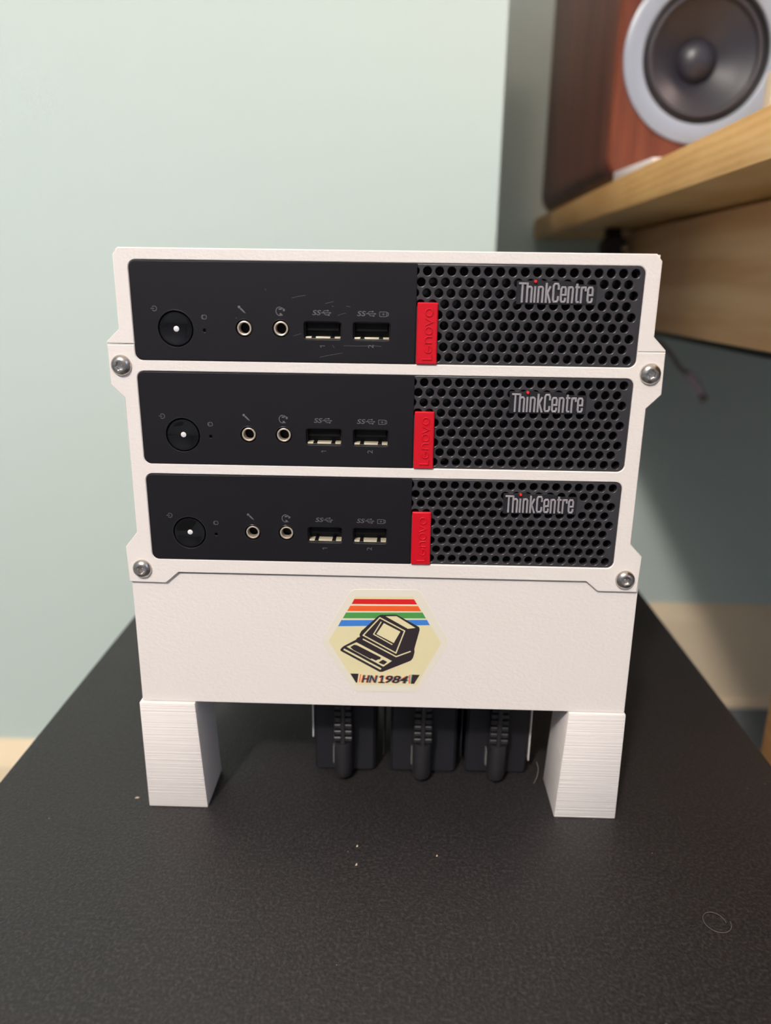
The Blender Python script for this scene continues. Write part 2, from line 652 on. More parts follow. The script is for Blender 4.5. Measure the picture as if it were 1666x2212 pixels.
# clamp under the desk top
clamp = thing('desk_clamp', 'small black clamp under the desk top, behind the rack', 'clamp', (318, 590, 262))
MB().lathe([(0, -10), (13, -10), (15, -6), (15, 6), (13, 10), (0, 10)], (322, 258), 24,
           lambda u, v, h: (u, 590 - h, v)).build('clamp_body', clamp_black, clamp)
MB().box(314, 330, 590, 604, 262, DB).build('clamp_bracket', clamp_black, clamp, bevel=1)
MB().lathe([(0, 13), (4, 13), (5, 10), (5, 6)], (331, 258), 14, lambda u, v, h: (u, 588 - h, v)).build('bolt', steel, clamp)

# ------------------------------------------------------------------ loudspeaker
sp = thing('loudspeaker', 'walnut bookshelf loudspeaker with silver woofer ring on the desk', 'speaker', (338, 575, DT))
SX0, SX1, SZ0, SZ1, SY = 265.5, 409.5, DT, DT + 285, 423.0
WX, WZ = 337.5, 400.5
spk_map = lambda u, v, h: (u, SY - h, v)
MB().plate(rrect(SX0, SX1, SZ0, SZ1, 20, 8), [circ(WX, WZ, 55, 40)], -312, -8, 0.8, spk_map).build('cabinet', walnut_side, sp)
WX, WZ = 337.5, 400.5
MB().plate(rrect(SX0 + 0.4, SX1 - 0.4, SZ0 + 0.4, SZ1 - 0.4, 20, 8), [circ(WX, WZ, 58, 40)], -8, 0, 2.0, spk_map).build('front_baffle', walnut_front, sp)
MB().lathe([(52, -3), (51, 0.5), (51.4, 2.4), (52.6, 3.0), (64.8, 3.0), (66.3, 2.2), (66.6, 0)], (WX, WZ), 72, spk_map).build('woofer_ring', ring_metal, sp)
wf = MB().lathe([(52.4, -6), (50.6, 0.8), (49.6, 1.2), (48.2, 0.2), (47.6, -3)], (WX, WZ), 64, spk_map).build('woofer_seal', rubber_dark, sp)
MB().lathe([(48.0, -3), (47.2, -0.6), (46.0, 0.9), (44.6, 1.2), (43.2, 0.5), (42.3, -1.2), (42, -3)], (WX, WZ), 64, spk_map).build('woofer_surround', rubber_surround, sp)
MB().lathe([(42.6, -3), (41.6, -3.6), (36, -7.6), (28, -12.6), (20, -17.4), (16.6, -19.6)], (WX, WZ), 64, spk_map).build('woofer_cone', cone_grey, sp)
MB().lathe([(17.2, -20), (16.4, -18.0), (14.5, -15.4), (11.5, -13.0), (8, -11.3), (4, -10.4), (0, -10.2)], (WX, WZ), 48, spk_map).build('dust_cap', cone_grey, sp)
MB().lathe([(52, -4), (52, -32), (0, -32)], (WX, WZ), 32, spk_map).build('woofer_basket', rubber_dark, sp)
MB().lathe([(0, -4), (13, -3), (13, 1), (20, 1.2), (20, 0)], (WX, SZ1 - 62), 32, spk_map).build('tweeter', rubber_dark, sp)

# paper on the desk edge
pm = MB()
pm.hexa([(272.5, 318, DT + .05), (330, 312, DT + .05), (330, 420, DT + .05), (271.6, 420, DT + .05), (272.5, 318, DT + 3.5), (330, 312, DT + 3.5), (330, 420, DT + 7), (271.6, 420, DT + 7)])
tag(pm.build('folded_paper', paper_white, bevel=0.4), 'folded white paper lying on the desk edge before the loudspeaker', 'paper')
tag(MB().box(374, 400, 372, 388, DT, DT + 74).build('card_box', cream_card, bevel=1.0), 'cream card box cut off by the frame beside the woofer', 'box')

# charging cable hanging below the desk
cab_t = thing('charging_cable', 'grey braided charging cable dangling below the desk apron', 'cable', (424, 600, 124))


def smooth_path(P, n=8):
    P = [Vector(p) for p in P]
    out = []
    for i in range(len(P) - 1):
        p0, p1, p2, p3 = P[max(i - 1, 0)], P[i], P[i + 1], P[min(i + 2, len(P) - 1)]
        for k in range(n):
            t = k / n
            out.append(0.5 * ((2 * p1) + (p2 - p0) * t + (2 * p0 - 5 * p1 + 4 * p2 - p3) * t * t + (3 * p1 - p0 - 3 * p2 + p3) * t ** 3))
    out.append(P[-1])
    return out


MB().tube(smooth_path([(318, 600, 240), (324, 600, 212), (333, 600, 187), (347, 600, 166), (368, 600, 164), (384, 600, 161), (396, 600, 152), (407, 600, 140), (414, 600, 131), (424, 600, 124.5)]), 2.6, 10).build('cord', cable_grey, cab_t)
d = Vector((443 - 424, 0, 101 - 124)).normalized()
pb = Vector((423, 600, 125.5))
MB().tube([tuple(pb + d * t) for t in (0, 1, 29, 30)], [4.2, 5.2, 5.2, 4.6], 14).build('plug_shell', cable_plug, cab_t)
s = Vector((-d.z, 0, d.x))
tp = pb + d * 31
hw, hd = 4.4, 1.7
pts = []
for k in (0, 9):
    q = tp + d * k - s * 1.0
    pts += [tuple(q - s * hw + Vector((0, -hd, 0))), tuple(q + s * hw + Vector((0, -hd, 0))), tuple(q + s * hw + Vector((0, hd, 0))), tuple(q - s * hw + Vector((0, hd, 0)))]
MB().hexa(pts).build('connector_tip', cable_tip, cab_t, bevel=0.8)

# ------------------------------------------------------------------ the white printed rack
rack = thing('computer_rack', 'white printed rack on four legs holding three black mini computers', 'rack', (89.5, 95, 0))
UH, UG = 34.09, 4.18
UZ = [192.48, 154.21, 115.94]          # bottoms of the three bays
R0 = 2.7


def bay(z):
    return rrect(-0.15, 179.15, z - 0.1, z + UH + 0.15, R0)


SEAM = 197.9
up = [(-10.1, SEAM + .25), (-10.1, 198.9), (-5.4, 203.2), (-5.35, 228.4), (-3.4, 230.8), (182.3, 230.8), (184.3, 228.4), (184.5, 203.2), (189.1, 198.6), (189.1, SEAM + .05)]
ztop = UZ[0] + UH + 0.15
inner = [(179.15, SEAM + .05)] + [p for p in rrect(-0.15, 179.15, UZ[0], ztop, R0) if p[1] > ztop - R0 - 0.01][:] + [(-0.15, SEAM + .15)]
MB().plate(up + inner, [], -3.2, 0.0, 0.3).build('upper_front_frame', white_stained, rack)
b0 = UZ[0] - 0.1
bl = [p for p in rrect(-0.15, 179.15, b0, b0 + 20, R0) if p[1] < b0 + R0 + 0.01]
low = [(-10.1, SEAM - .15), (-10.15, 183.4), (-5.4, 178.6), (-5.4, 126.6), (-10.3, 120.6), (-10.0, 105.9), (4.5, 105.7), (9.7, 110.3), (169.2, 110.1), (174.0, 106.1), (189.3, 106.0),
       (189.6, 120.8), (184.7, 125.9), (184.5, 177.8), (189.5, 183.0), (189.1, SEAM - .05), (179.15, SEAM - .05)]
low = low + bl[::-1][:] + [(-0.15, SEAM - .05)] if bl[0][0] < bl[-1][0] else low + bl + [(-0.15, SEAM - .05)]
MB().plate(low, [bay(UZ[1]), bay(UZ[2])], -3.0, 0.22, 0.3).build('lower_front_frame', white_stained, rack)
# rack body behind the frames
MB().box(-5.2, -2.0, 3.2, 188, 108, 229.8).build('side_panel', white_leg, rack)
MB().box(181.2, 184.4, 3.2, 188, 108, 229.8).build('side_panel', white_leg, rack)
MB().box(-5.2, 184.4, 3.2, 188, 229.0, 230.6).build('top_panel', white_leg, rack)
for z in (UZ[0] - 3.3, UZ[1] - 3.3, UZ[2] - 3.3):
    MB().box(-2.0, 181.2, 3.4, 186, z, z + 2.2).build('shelf', white_leg, rack)
# base: front panel, sides and back
MB().plate(rpoly([(-9.8, 51.9), (190.6, 51.6), (190.0, 109.5), (-9.6, 109.5)], 0.6), [], -4.0, -0.95, 0.25).build('base_front_panel', white_face, rack)
MB().box(-9.4, -6.4, 4.0, 188, 52, 109).build('base_side_panel', white_leg, rack)
MB().box(186.6, 189.6, 4.0, 188, 52, 109).build('base_side_panel', white_leg, rack)
MB().box(-6.4, 186.6, 185, 188, 52, 109).build('base_back_panel', white_leg, rack)


def leg(xa0, xa1, xb0, xb1, y0, y1, zt):
    m = MB()
    m.hexa([(xb0, y0, 0), (xb1, y0, 0), (xb1, y1, 0), (xb0, y1, 0), (xa0, y0, zt), (xa1, y0, zt), (xa1, y1, zt), (xa0, y1, zt)])
    return m.build('leg', white_leg, rack, bevel=0.55)


leg(-11.0, 12.4, -10.9, 15.0, -0.2, 25.8, 51.6)
leg(167.6, 191.1, 165.4, 191.9, -0.2, 25.9, 51.4)
leg(-11.0, 12.4, -10.9, 15.0, 160, 186, 51.6)
leg(167.6, 191.1, 165.4, 191.9, 160, 186, 51.4)


def screw(x, z, turn):
    wb = 0.22
    n = 36
    vs, fs = [], []
    prof = [(3.75, 0.0), (3.78, 0.25), (3.6, 0.75), (3.2, 1.25), (2.6, 1.7), (2.05, 1.95), (1.85, 1.98)]
    ri = 1.62

    def hexr(a):
        k = (a - turn) % (PI / 3) - PI / 6
        return ri * math.cos(PI / 6) / math.cos(k)
    rings = []
    for r, h in prof:
        rings.append([(x + r * math.cos(2 * PI * i / n), z + r * math.sin(2 * PI * i / n), wb + h) for i in range(n)])
    for k, h in ((1.0, 1.85), (1.0, 0.35)):
        rings.append([(x + hexr(2 * PI * i / n) * k * math.cos(2 * PI * i / n), z + hexr(2 * PI * i / n) * k * math.sin(2 * PI * i / n), wb + h) for i in range(n)])
    for rg in rings:
        vs += [front(*p) for p in rg]
    for a in range(len(rings) - 1):
        for i in range(n):
            j = (i + 1) % n
            fs.append((a * n + i, a * n + j, (a + 1) * n + j, (a + 1) * n + i))
    vs.append(front(x, z, wb - 0.1))
    e = (len(rings) - 1) * n
    for i in range(n):
        fs.append((e + i, e + (i + 1) % n, len(vs) - 1))
    return MB().add(vs, fs).build('screw', steel, rack, angle=28)


screw(-5.5, 190.4, 0.1)
screw(184.5, 190.3, 0.42)
screw(-4.5, 111.6, 0.55)
screw(184.1, 111.3, 0.3)

# adapter guides below the base, the middle two coloured dark for the shade there
for x, zz, mt in ((57.6, 17, white_leg), (90.6, 8, adapter_black), (126.6, 8, adapter_black), (158.4, 7, white_leg)):
    MB().box(x, x + 0.6, 29.5, 70, zz, 52).build('adapter_guide', mt, rack, bevel=0.2)

# ---- sticker on the base panel
ST = -0.95
hexa = [(78.93, 104.31), (103.54, 104.65), (105.24, 103.61), (116.62, 83.5), (116.77, 81.39), (106.04, 60.43), (104.52, 59.06), (79.94, 58.6), (77.79, 60.08), (66.12, 80.29), (65.95, 82.4), (76.87, 102.93)]
stk = MB().plate(rpoly(hexa, 1.2), [], ST, ST + .10, 0.05).build('sticker', sticker_base, rack)
stk['label'] = 'hexagonal sticker with a retro computer drawing and four colour stripes'


def flat(pts, lay):
    return MB().plate(pts, [], ST + .10, ST + .10 + .02 * lay)


flat([(79.3, 101.24), (102.12, 101.71), (113.91, 81.83), (104.44, 62.14), (79.74, 61.81), (68.43, 81.5)], 1).build('cream_field', st_cream, stk)
for nm, mt, pts in (('red', st_red, [(78.85, 100.17), (102.52, 100.58), (103.77, 98.41), (77.8, 97.99)]),
                    ('orange', st_orange, [(77.24, 97.19), (104.2, 97.69), (105.46, 95.47), (75.99, 94.87)]),
                    ('green', st_green, [(75.54, 94.2), (106.04, 94.95), (107.43, 92.43), (74.21, 91.68)]),
                    ('blue', st_blue, [(73.63, 90.84), (107.9, 91.78), (109.1, 89.49), (72.29, 88.1)])):
    o = flat(pts, 2).build('stripe', mt, stk)
    o['label'] = nm + ' stripe'
# thin pale lines between the stripes
lines = MB()
for pts in ([(77.5, 97.6), (104.0, 98.05)], [(75.8, 94.55), (105.7, 95.2)], [(74.0, 91.25), (107.6, 92.1)]):
    lines.stroke(pts, 0.35, ST + .1, ST + .15)
lines.build('stripe_gap', sticker_base, stk)
sil = [(89.31, 93.55), (95.72, 93.79), (104.9, 88.55), (105.12, 87.39), (103.14, 78.63), (103.36, 77.44), (102.7, 74.65), (101.84, 73.43), (90.38, 68.03), (89.22, 68.0), (73.19, 77.2), (73.19, 77.93), (74.35, 79.23), (79.52, 82.33), (80.09, 83.31), (81.23, 83.64), (80.85, 84.47), (81.61, 86.17), (88.38, 92.99)]
flat(rpoly(sil, 0.4), 3).build('computer_drawing', st_black, stk)
inl = MB()
L0, L1 = ST + .16, ST + .18
inl.plate([(91.4, 92.94), (95.73, 93.13), (103.39, 88.18), (100.37, 87.69)], [], L0, L1)
inl.stroke([(89.03, 92.3), (99.07, 86.73), (95.75, 76.77), (82.45, 84.38)], 0.5, L0, L1, closed=True)
inl.plate([(90.68, 89.94), (97.37, 86.36), (94.8, 81.25), (87.77, 85.07)], [], L0, L1)
inl.stroke([(89.65, 90.54), (86.63, 84.95), (94.24, 80.51)], 0.42, L0, L1)
inl.stroke([(82.3, 82.7), (95.86, 75.15), (101.74, 77.7)], 0.5, L0, L1)
inl.plate([(79.71, 81.19), (94.16, 73.14), (90.73, 70.46), (75.69, 79.06)], [], L0, L1)
inl.stroke([(74.54, 77.96), (89.78, 69.32)], 0.75, L0, L1)
inl.build('drawing_highlight', st_cream, stk)
ky = MB()
ky.plate([(78.76, 80.07), (79.9, 79.93), (89.72, 74.65), (89.35, 73.74), (88.65, 73.72), (87.62, 73.14), (85.88, 74.08), (85.5, 73.77), (78.37, 77.77), (77.22, 78.97)], [], L1, L1 + .02)
ky.plate(rpoly([(90.5, 73.68), (92.36, 72.66), (90.91, 71.33), (88.67, 72.26)], 0.4), [], L1, L1 + .02)
ky.build('drawn_keyboard', st_black, stk)
MB().plate([(77.21, 66.94), (80.59, 66.94), (80.05, 62.78), (79.55, 62.77)], [], ST + .12, ST + .16).build('corner_block', st_black, stk)
MB().plate([(102.57, 67.1), (105.66, 67.06), (103.45, 62.9), (102.21, 62.87)], [], ST + .12, ST + .16).build('corner_block', st_black, stk)
g1 = MB()
text_mesh(g1, 'HN', 81.52, 88.00, 62.95, 66.41, ST + .135, 0.28, 0.018)
text_mesh(g1, '984', 91.30, 100.60, 62.95, 66.47, ST + .135, 0.28, 0.018)
for pts in ([(89.60, 63.03), (90.15, 66.43)], [(90.10, 66.28), (88.95, 65.48)], [(88.50, 63.18), (90.75, 63.18)]):
    g1.stroke(pts, 0.55, ST + .135 - .01, ST + .135)
g1.stroke([(81.5, 66.7), (80.95, 63.0)], 0.4, ST + .12, ST + .135)
g1.stroke([(101.5, 66.95), (101.45, 62.93)], 0.45, ST + .12, ST + .135)
o = g1.build('lettering_ghost', st_orange, stk)
o['label'] = 'orange ghost of the lettering'
g2 = MB()
text_mesh(g2, 'HN', 82.30, 88.78, 62.86, 66.32, ST + .15, 0.28, 0.018)
text_mesh(g2, '984', 92.08, 101.38, 62.86, 66.38, ST + .15, 0.28, 0.018)
for pts in ([(90.38, 62.94), (90.93, 66.34)], [(90.88, 66.19), (89.73, 65.39)], [(89.28, 63.09), (91.53, 63.09)]):
    g2.stroke(pts, 0.55, ST + .15 - .01, ST + .15)
g2.stroke([(102.22, 67.05), (102.05, 62.95)], 0.5, ST + .12, ST + .15)
o = g2.build('lettering_ghost', st_teal, stk)
o['label'] = 'grey ghost of the lettering'
tx = MB()
text_mesh(tx, 'HN', 81.92, 88.40, 62.92, 66.38, ST + .17, 0.28, 0.018)
text_mesh(tx, '984', 91.70, 101.00, 62.92, 66.44, ST + .17, 0.28, 0.018)
for pts in ([(90.00, 63.00), (90.55, 66.40)], [(90.50, 66.25), (89.35, 65.45)], [(88.90, 63.15), (91.15, 63.15)]):
    tx.stroke(pts, 0.55, ST + .17 - .01, ST + .17)
tx.build('lettering', st_dark, stk)
# small air bubble below the sticker
MB().lathe([(0.35, ST), (0.28, ST + .15), (0, ST + .2)], (79.2, 58.0), 12).build('plastic_bead', white_leg, rack)

# ------------------------------------------------------------------ mini computers
LOGO = [[(0, 218), (85, 218)], [(42, 218), (42, 0)],
        [(97, 0), (97, 230)], [(97, 160), (112, 181), (133, 181), (146, 166), (146, 0)],
        [(184, 0), (184, 190)],
        [(224, 0), (224, 190)], [(224, 160), (238, 181), (258, 181), (271, 166), (271, 0)],
        [(312, 0), (312, 230)], [(314, 82), (357, 190)], [(326, 110), (362, 0)],
        [(448, 152), (448, 195), (436, 218), (404, 218), (392, 195), (392, 35), (404, 12), (436, 12), (448, 35), (448, 80)],
        [(480, 92), (530, 92), (530, 160), (519, 180), (491, 180), (480, 160), (480, 32), (491, 11), (519, 11), (530, 32), (530, 62)],
        [(563, 0), (563, 190)], [(563, 160), (577, 181), (596, 181), (609, 166), (609, 0)],
        [(655, 225), (655, 28), (665, 11), (684, 11)], [(635, 180), (684, 180)],
        [(708, 0), (708, 190)], [(708, 158), (722, 180), (750, 180), (754, 138)],
        [(782, 92), (832, 92), (832, 160), (821, 180), (793, 180), (782, 160), (782, 32), (793, 11), (821, 11), (832, 32), (832, 62)]]


def ring_pts(cx, cz, rx, rz, a0=0, a1=360, n=14):
    return [(cx + rx * math.cos(math.radians(a0 + (a1 - a0) * k / n)), cz + rz * math.sin(math.radians(a0 + (a1 - a0) * k / n))) for k in range(n + 1)]


def make_computer(z, label):
    t = thing('mini_computer', label, 'computer', (0, 0, z), 'mini computers in the white rack')
    t['_org'] = (0.0, 0.0, 0.0)
    PW = 0.40                      # face of the left panel
    GW = -0.15                     # face of the grille
    # left control panel, with its openings
    pan = rrect(0, 108, 0.05, UH, 2.5)
    pan = [p for p in pan if p[0] < 50] + [(0, 2.55)][:0]
    pan = [(100.6, 0.05), (100.6, UH)] + pan
    holes = [circ(15.2, 11.0, 6.25, 40), circ(25.55, 10.6, 0.55, 12), circ(39.65, 11.55, 3.0, 28), circ(52.7, 11.6, 3.0, 28),
             rrect(61.0, 74.2, 8.15, 14.2, 0.9, 3), rrect(78.4, 91.5, 8.1, 14.15, 0.9, 3)]
    MB().plate(pan, holes, -2.2, PW, 0.28, bseg=3).build('control_panel', panel_black, t, flat_front=True)
    # grille with its honeycomb of round holes, behind the panel edge
    gh = []
    for row in range(9):
        v = 2.35 + row * 3.675
        x = (99.9 if row % 2 == 0 else 102.05)
        while x < 176.3:
            cover_logo = 134.6 < x < 163.3 and 21.2 < v < 28.9 and not (x > 155 and v > 27)
            under_tab = x < 107.0 and v < 19.6
            if not under_tab and not (cover_logo and 22 < v < 27):
                gh.append(circ(x, v, 1.50, 16))
            x += 4.218
    go = [(97.5, 0.05)] + [p for p in rrect(80, 179.0, 0.05, UH, 2.5) if p[0] > 130] + [(97.5, UH)]
    # order: start lower left, then lower right corner, upper right corner, upper left
    lr = [p for p in rrect(80, 179.0, 0.05, UH, 2.5) if p[0] > 130 and p[1] < 17]
    ur = [p for p in rrect(80, 179.0, 0.05, UH, 2.5) if p[0] > 130 and p[1] > 17]
    go = [(97.5, 0.05)] + lr + ur + [(97.5, UH)]
    MB().plate(go, gh, GW - 1.6, GW, 0.32, bseg=4).build('grille', grille_grey, t, flat_front=True)
    # chassis behind
    MB().box(0.4, 178.6, 4.5, 182, 0.4, UH - 0.4).build('chassis', void_black, t)
    MB().plate(rrect(0.2, 178.8, 0.25, UH - .25, 2.4), [rrect(2.2, 176.8, 1.0, UH - 1.2, 1.8)], -4.6, -2.21).build('bezel', void_black, t)
    # power button
    b = MB().lathe([(5.95, -2.0), (5.95, 0.05), (5.80, 0.22), (5.55, 0.24), (4.6, -0.02), (3.2, -0.28), (1.6, -0.42), (1.0, -0.45)], (15.2, 11.0), 56).build('power_button', gloss_black, t)
    MB().lathe([(1.05, -1.2), (1.0, -0.42), (0.85, -0.33), (0, -0.30)], (15.2, 11.0), 20).build('power_light', led_white, b)
    MB().lathe([(6.25, -1.9), (5.7, -1.9)], (15.2, 11.0), 40).build('button_well', void_black, b)
    MB().lathe([(6.25, 0.12), (6.42, 0.42), (6.55, 0.44), (6.68, 0.40)], (15.2, 11.0), 56).build('button_rim', bez_black, b)
    MB().lathe([(0.6, -1.2), (0, -1.2)], (25.55, 10.6), 12).build('drive_light', bez_black, t)
    # audio jacks
    for x, v in ((39.65, 11.55), (52.7, 11.6)):
        j = MB().lathe([(2.62, -2.0), (2.62, -0.35), (2.52, -0.12), (2.25, -0.02), (1.98, -0.12), (1.86, -0.4), (1.84, -3.0)], (x, v), 32).build('audio_jack', jack_metal, t)
        MB().lathe([(1.84, -3.0), (1.8, -9), (0, -9)], (x, v), 24).build('jack_hole', void_black, j)
        MB().lathe([(3.0, 0.1), (3.1, 0.42), (3.22, 0.43), (3.3, 0.38)], (x, v), 32).build('jack_rim', bez_black, j)
        MB().lathe([(3.0, -1.6), (2.6, -1.6)], (x, v), 32).build('jack_well', void_black, j)
    # usb ports
    for x0, x1, v0, v1 in ((61.0, 74.2, 8.15, 14.2), (78.4, 91.5, 8.1, 14.15)):
        m = MB()
        xa, xb, va, vb = x0 + .04, x1 - .04, v0 + .04, v1 - .04
        m.plate(rrect(xa, xb, va, vb, 0.6, 3), [rrect(xa + .14, xb - .14, va + .72, vb - .12, 0.25, 3)], -1.1, -0.75, 0.08)
        m.plate(rrect(xa, xb, va, vb, 0.6, 3), [rrect(xa + .3, xb - .3, va + .4, vb - .3, 0.3, 3)], -10, -1.1)
        u = m.build('usb_port', port_dark, t)
        MB().box(xa + .35, xb - .35, 0.72, 9.4, va + .1, va + .76).build('port_lip', usb_metal, u, bevel=0.12)
        MB().box(xa + 1.0, xb - 1.0, 2.2, 9.5, va + 2.9, vb - .5).build('port_tongue', void_black, u)
        MB().box(xa + .35, xb - .35, 9.5, 10, va + .45, vb - .35).build('port_back', void_black, u)
        MB().box(xa + .5, xb - .5, 1.2, 9, vb - .45, vb - .3).build('port_roof', void_black, u)
        for k in (0.245, 0.755):
            c = xa + (xb - xa) * k
            MB().hexa([(c - .85, 0.68, va + .28), (c + .85, 0.68, va + .28), (c + .8, 6, va + .3), (c - .8, 6, va + .3),
                       (c - .7, 0.70, va + .85), (c + .7, 0.70, va + .85), (c + .6, 6, va + 1.2), (c - .6, 6, va + 1.2)]).build('spring_tab', void_black, u)
    # printed symbols
    P0, P1 = PW, PW + 0.015
    sy = MB()
    sy.stroke(ring_pts(8.05, 17.95, .85, .85, 215, 505, 20), .22, P0, P1)
    sy.stroke([(6.75, 17.95), (8.0, 17.95)], .24, P0, P1)
    sy.stroke(rrect(24.75, 26.45, 14.55, 15.95, .55, 3), .2, P0, P1, closed=True)
    sy.stroke([(25.2, 14.75), (25.05, 15.25), (25.2, 15.8)], .16, P0, P1)
    sy.plate(circ(38.2, 18.85, .48, 14), [], P0, P1)                                   # microphone
    sy.plate([(38.45, 18.2), (38.85, 18.65), (40.0, 17.45), (40.5, 16.65), (39.6, 17.1)], [], P0, P1)
    sy.stroke(ring_pts(52.5, 17.6, 1.3, 1.45, 75, 300, 18), .28, P0, P1)               # headset
    sy.stroke(ring_pts(52.9, 17.5, 1.15, 1.35, 20, 90, 8), .3, P0, P1)
    sy.plate(rpoly([(53.6, 17.6), (54.4, 17.7), (54.35, 18.5), (53.7, 18.4)], .2), [], P0, P1)
    sy.plate([(52.2, 18.1), (53.3, 18.15), (53.2, 18.6), (52.2, 18.6)], [], P0, P1)
    sy.plate([(52.4, 16.2), (53.7, 16.1), (53.1, 16.9), (52.5, 17.0)], [], P0, P1)
    for x0, v in ((64.0, 17.3), (79.8, 17.2)):
        text_mesh(sy, 'SS', x0, x0 + 3.1, v - .85, v + .9, P1, .2, .01)
        sy.stroke([(x0 + 3.0, v), (x0 + 6.2, v)], .2, P0, P1)
        sy.plate([(x0 + 6.1, v - .32), (x0 + 6.8, v), (x0 + 6.1, v + .32)], [], P0, P1)
        sy.stroke([(x0 + 3.6, v), (x0 + 4.3, v + .75), (x0 + 5.3, v + .75)], .2, P0, P1)
        sy.stroke([(x0 + 4.0, v), (x0 + 4.7, v - .7), (x0 + 5.7, v - .7)], .2, P0, P1)
        sy.plate(circ(x0 + 5.5, v + .75, .3, 8), [], P0, P1)
        sy.plate(rrect(x0 + 5.6, x0 + 6.1, v - .98, v - .45, .05, 1), [], P0, P1)
    v = 17.1
    sy.stroke(rrect(87.75, 90.2, v - .8, v + .8, .15, 2), .2, P0, P1, closed=True)     # battery
    sy.stroke([(90.3, v + .6), (90.75, v + .45), (90.75, v - .45), (90.3, v - .6)], .22, P0, P1)
    sy.stroke([(88.6, v), (89.5, v)], .2, P0, P1)
    sy.stroke([(89.05, v - .42), (89.05, v + .42)], .2, P0, P1)
    sy.stroke([(66.55, 5.9), (68.4, 5.9)], .22, P0, P1)
    sy.stroke([(66.6, 5.9), (67.05, 5.3)], .2, P0, P1)
    text_mesh(sy, '2', 83.75, 85.65, 5.3, 6.6, P1, 0, 0, 90)
    sy.build('printed_symbols', print_grey, t)
    # red tab with raised vertical lettering
    tb = MB().plate(rpoly([(100.9, 0.0), (108.25, 0.0), (108.15, 21.3), (100.95, 21.3)], .35, 2), [], GW, 1.1, 0.35).build('red_tab', red_plastic, t)
    lm = MB()
    W0, W1, SW = 1.1, 1.42, 0.5
    bx = 106.35                       # baseline (letters read upwards, their tops point left)
    lm.stroke([(bx - 3.3, 1.75), (bx, 1.75), (bx, 3.5)], SW, W0, W1, .12)
    lm.stroke([(bx - 1.25, 4.1), (bx - 1.25, 6.6)], SW, W0, W1, .12)
    lm.stroke(ring_pts(bx - 1.25, 5.35, 1.25, 1.25, 90, -190 + 0, 16), SW, W0, W1, .12)
    lm.stroke([(bx, 7.5), (bx - 2.5, 7.5)], SW, W0, W1, .12)
    lm.stroke([(bx - 1.6, 7.5), (bx - 2.4, 8.1), (bx - 2.4, 9.0), (bx - 1.7, 9.6), (bx, 9.6)], SW, W0, W1, .12)
    lm.stroke(ring_pts(bx - 1.25, 11.75, 1.25, 1.25, 0, 345, 18)[:-1], SW, W0, W1, .12, closed=True)
    lm.stroke([(bx - 2.5, 13.5), (bx, 14.7), (bx - 2.5, 15.9)], SW, W0, W1, .12)
    lm.stroke(ring_pts(bx - 1.25, 17.9, 1.25, 1.25, 0, 345, 18)[:-1], SW, W0, W1, .12, closed=True)
    lm.build('raised_lettering', red_plastic, tb)
    # badge on the grille
    bk = [(135.2, 21.15), (162.9, 21.15), (162.9, 27.9), (155.0, 28.0), (155.0, 28.7), (152.2, 29.0), (144.2, 29.0), (143.6, 29.6), (141.2, 29.6), (140.4, 29.0), (135.2, 29.0)]
    bd = MB().plate(rpoly(bk, .35, 2), [], GW - 1.2, GW + .12, 0.1).build('badge', logo_rim, t)
    lt = MB()
    for pl in LOGO:
        lt.stroke([(135.9 + x * .03065, 21.75 + y * .0289) for x, y in pl], .72, GW + .1, GW + .75, .2)
    lt.build('badge_lettering', logo_grey, bd)
    o = MB().lathe([(.62, GW + .1), (.60, GW + .5), (.4, GW + .85), (0, GW + .95)], (141.55, 28.72), 16).build('badge_dot', red_dot, bd)
    o['label'] = 'red dot of the i'
    return t


def copy_tree(o, parent=None):
    c = o.copy()
    COL.objects.link(c)
    if parent is not None:
        c.parent = parent
    for ch in list(o.children):
        copy_tree(ch, c)
    return c


pc = make_computer(UZ[0], 'topmost black mini computer, with light scratches around its ports')
for z, lb in ((UZ[1], 'middle black mini computer of the three in the white rack'),
              (UZ[2], 'lowest black mini computer, directly above the white sticker panel')):
    c = copy_tree(pc)
    c.location.z = z * MM
    c['label'] = lb
    c['_org'] = (0.0, 0.0, z)

# wear on the topmost one only
sm = MB()
for pts in ([(57.0, 22.2), (59.6, 22.8), (61.8, 23.1)], [(68.6, 20.4), (70.4, 20.9), (71.6, 21.1)], [(70.9, 19.6), (71.6, 19.5)], [(76.0, 19.7), (77.4, 19.4)],
            [(66.5, 1.9), (70.0, 2.7), (74.6, 3.5)], [(75.0, 6.1), (80.0, 6.0), (86.0, 6.2), (88.5, 6.0)], [(73.0, 16.4), (74.2, 16.9), (75.8, 17.3)],
            [(71.0, 6.2), (71.5, 5.7), (71.6, 5.3)], [(47.5, 25.2), (48.0, 24.6)], [(36.8, 15.2), (37.3, 15.0)], [(57.2, 9.2), (60.0, 10.1)]):
    sm.stroke([(x, UZ[0] + v) for x, v in pts], 0.13, 0.40, 0.41)
pc['_org'] = (0.0, 0.0, UZ[0])
sm.build('scratches', scratch_grey, pc)

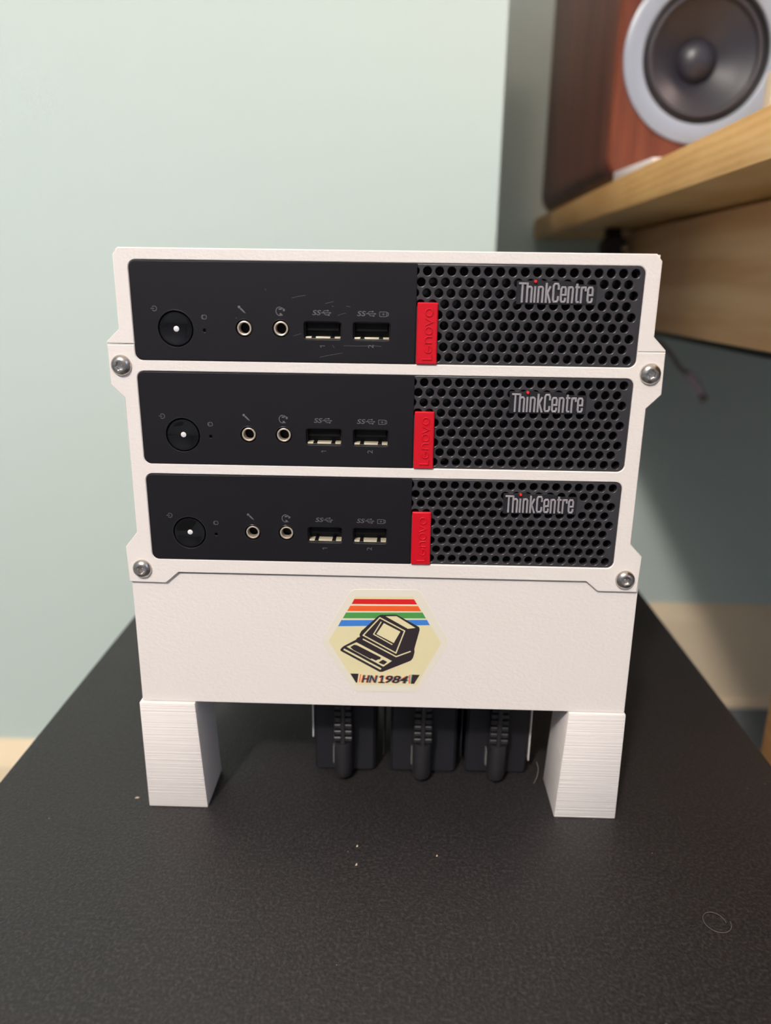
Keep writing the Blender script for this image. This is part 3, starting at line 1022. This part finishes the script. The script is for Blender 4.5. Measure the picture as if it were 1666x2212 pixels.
# ------------------------------------------------------------------ power adapters under the base
def make_adapter(x0, x1, px, y, label):
    t = thing('power_adapter', label, 'adapter', ((x0 + x1) / 2, y + 30, 0), 'power adapters under the rack')
    mp = lambda u, v, h: (u, y - h, v)
    MB().plate(rrect(x0, x1, 0.3, 106, 2.2, 4), [], -46, 0, 1.2, mp).build('adapter_body', adapter_black, t)
    r = 4.3
    # plug: a rounded upright block in front of the body, its cord leaving upwards
    def prof(hw, dp, z):
        return [(px + hw * math.cos(a), y - dp * 0.5 - dp * 0.62 * math.sin(a), z) for a in [2 * PI * k / 20 for k in range(20)]]
    levels = [(2.6, 5.0, 0.9), (3.7, 7.2, 2.0), (4.2, 8.2, 4.2), (4.35, 8.4, 8), (4.3, 8.4, 19), (4.2, 8.2, 20.5)]
    vs, fs = [], []
    for hw, dp, z in levels:
        vs += prof(hw, dp, z)
    for a in range(len(levels) - 1):
        for k in range(20):
            j = (k + 1) % 20
            fs.append((a * 20 + k, a * 20 + j, a * 20 + 20 + j, a * 20 + 20 + k))
    fs.append(tuple(range(20)))
    fs.append(tuple(range(len(vs) - 1, len(vs) - 21, -1)))
    pl = MB().add(vs, fs).build('plug', plug_black, t)
    sr = MB()
    sr.box(px - 1.0, px + 1.0, y - 8.4, y - 1, 20, 50)
    sr.box(px - 3.2, px + 3.2, y - 6.4, y - 1, 20, 50)
    for k in range(9):
        z = 20.6 + k * 3.2
        hw = 4.2 - k * 0.08
        for s in (-1, 1):
            a, b = sorted((px + s * 0.8, px + s * hw))
            sr.box(a, b, y - 8.3 + k * .1, y - 1, z + 1.0, z + 3.2)
    sr.build('strain_relief', plug_black, pl, bevel=0.35, segs=1)
    MB().box(px - 4.9, px - 4.5, y - 3.5, y - 0.1, 7, 15).build('plug_glint_strip', glint_grey, t)  # pale sliver beside the plug, a glint put in as colour
    return t


make_adapter(58.8, 87.0, 72.5, 27.8, 'black power adapter under the rack nearest the left white leg')
make_adapter(94.0, 124.6, 108.6, 28.0, 'middle black power adapter of the three under the rack')
make_adapter(129.0, 157.8, 142.9, 28.6, 'black power adapter under the rack nearest the right white leg')

# ------------------------------------------------------------------ bits on the table top
tag(MB().tube([(213 + 4.4 * math.cos(a) + 0.25 * a, -54 + 4.6 * math.sin(a), 0.3 + 0.05 * a) for a in [k * 0.2 for k in range(33)]], 0.07, 5)
    .build('lint_fibre', lint_mat), 'thin curled grey lint fibre on the black top, right', 'lint')
tag(MB().tube([(160.5, 22, 0.3), (162.3, 24.5, 2.0), (163, 26, 5), (162.2, 27.5, 8)], 0.12, 5).build('loose_thread', lint_mat), 'thin loose thread beside the right white leg', 'thread')
for i, (x, y, s) in enumerate([(81.5, -20.8, .45), (81.8, -30.9, .5), (113.9, -24.9, .4)]):
    lb = ['pale crumb on the black top, farthest of the two below the left adapter',
          'pale crumb on the black top, nearer of the two below the left adapter',
          'pale crumb on the black top in front of the middle adapter'][i]
    tag(MB().hexa([(x - s, y - s, 0), (x + s * .6, y - s * .8, 0), (x + s, y + s, 0), (x - s * .5, y + s * 1.4, 0), (x - s * .6, y - s * .5, s), (x + s * .3, y - s * .4, s), (x + s * .5, y + s * .6, s), (x - s * .3, y + s * .8, s)])
        .build('crumb', cream_lint), lb, 'crumb', 'crumbs on the black top')
tag(MB().hexa([(-19, 4.5, 0), (-17.4, 4.6, 0), (-17.0, 5.3, 0), (-18.4, 5.4, 0), (-18.6, 4.7, .4), (-17.6, 4.8, .4), (-17.4, 5.1, .4), (-18.3, 5.2, .4)])
    .build('crumb', cream_lint), 'pale crumb on the black top beside the left white leg', 'crumb', 'crumbs on the black top')

# tidy the helper property
for o in bpy.data.objects:
    if '_org' in o:
        del o['_org']
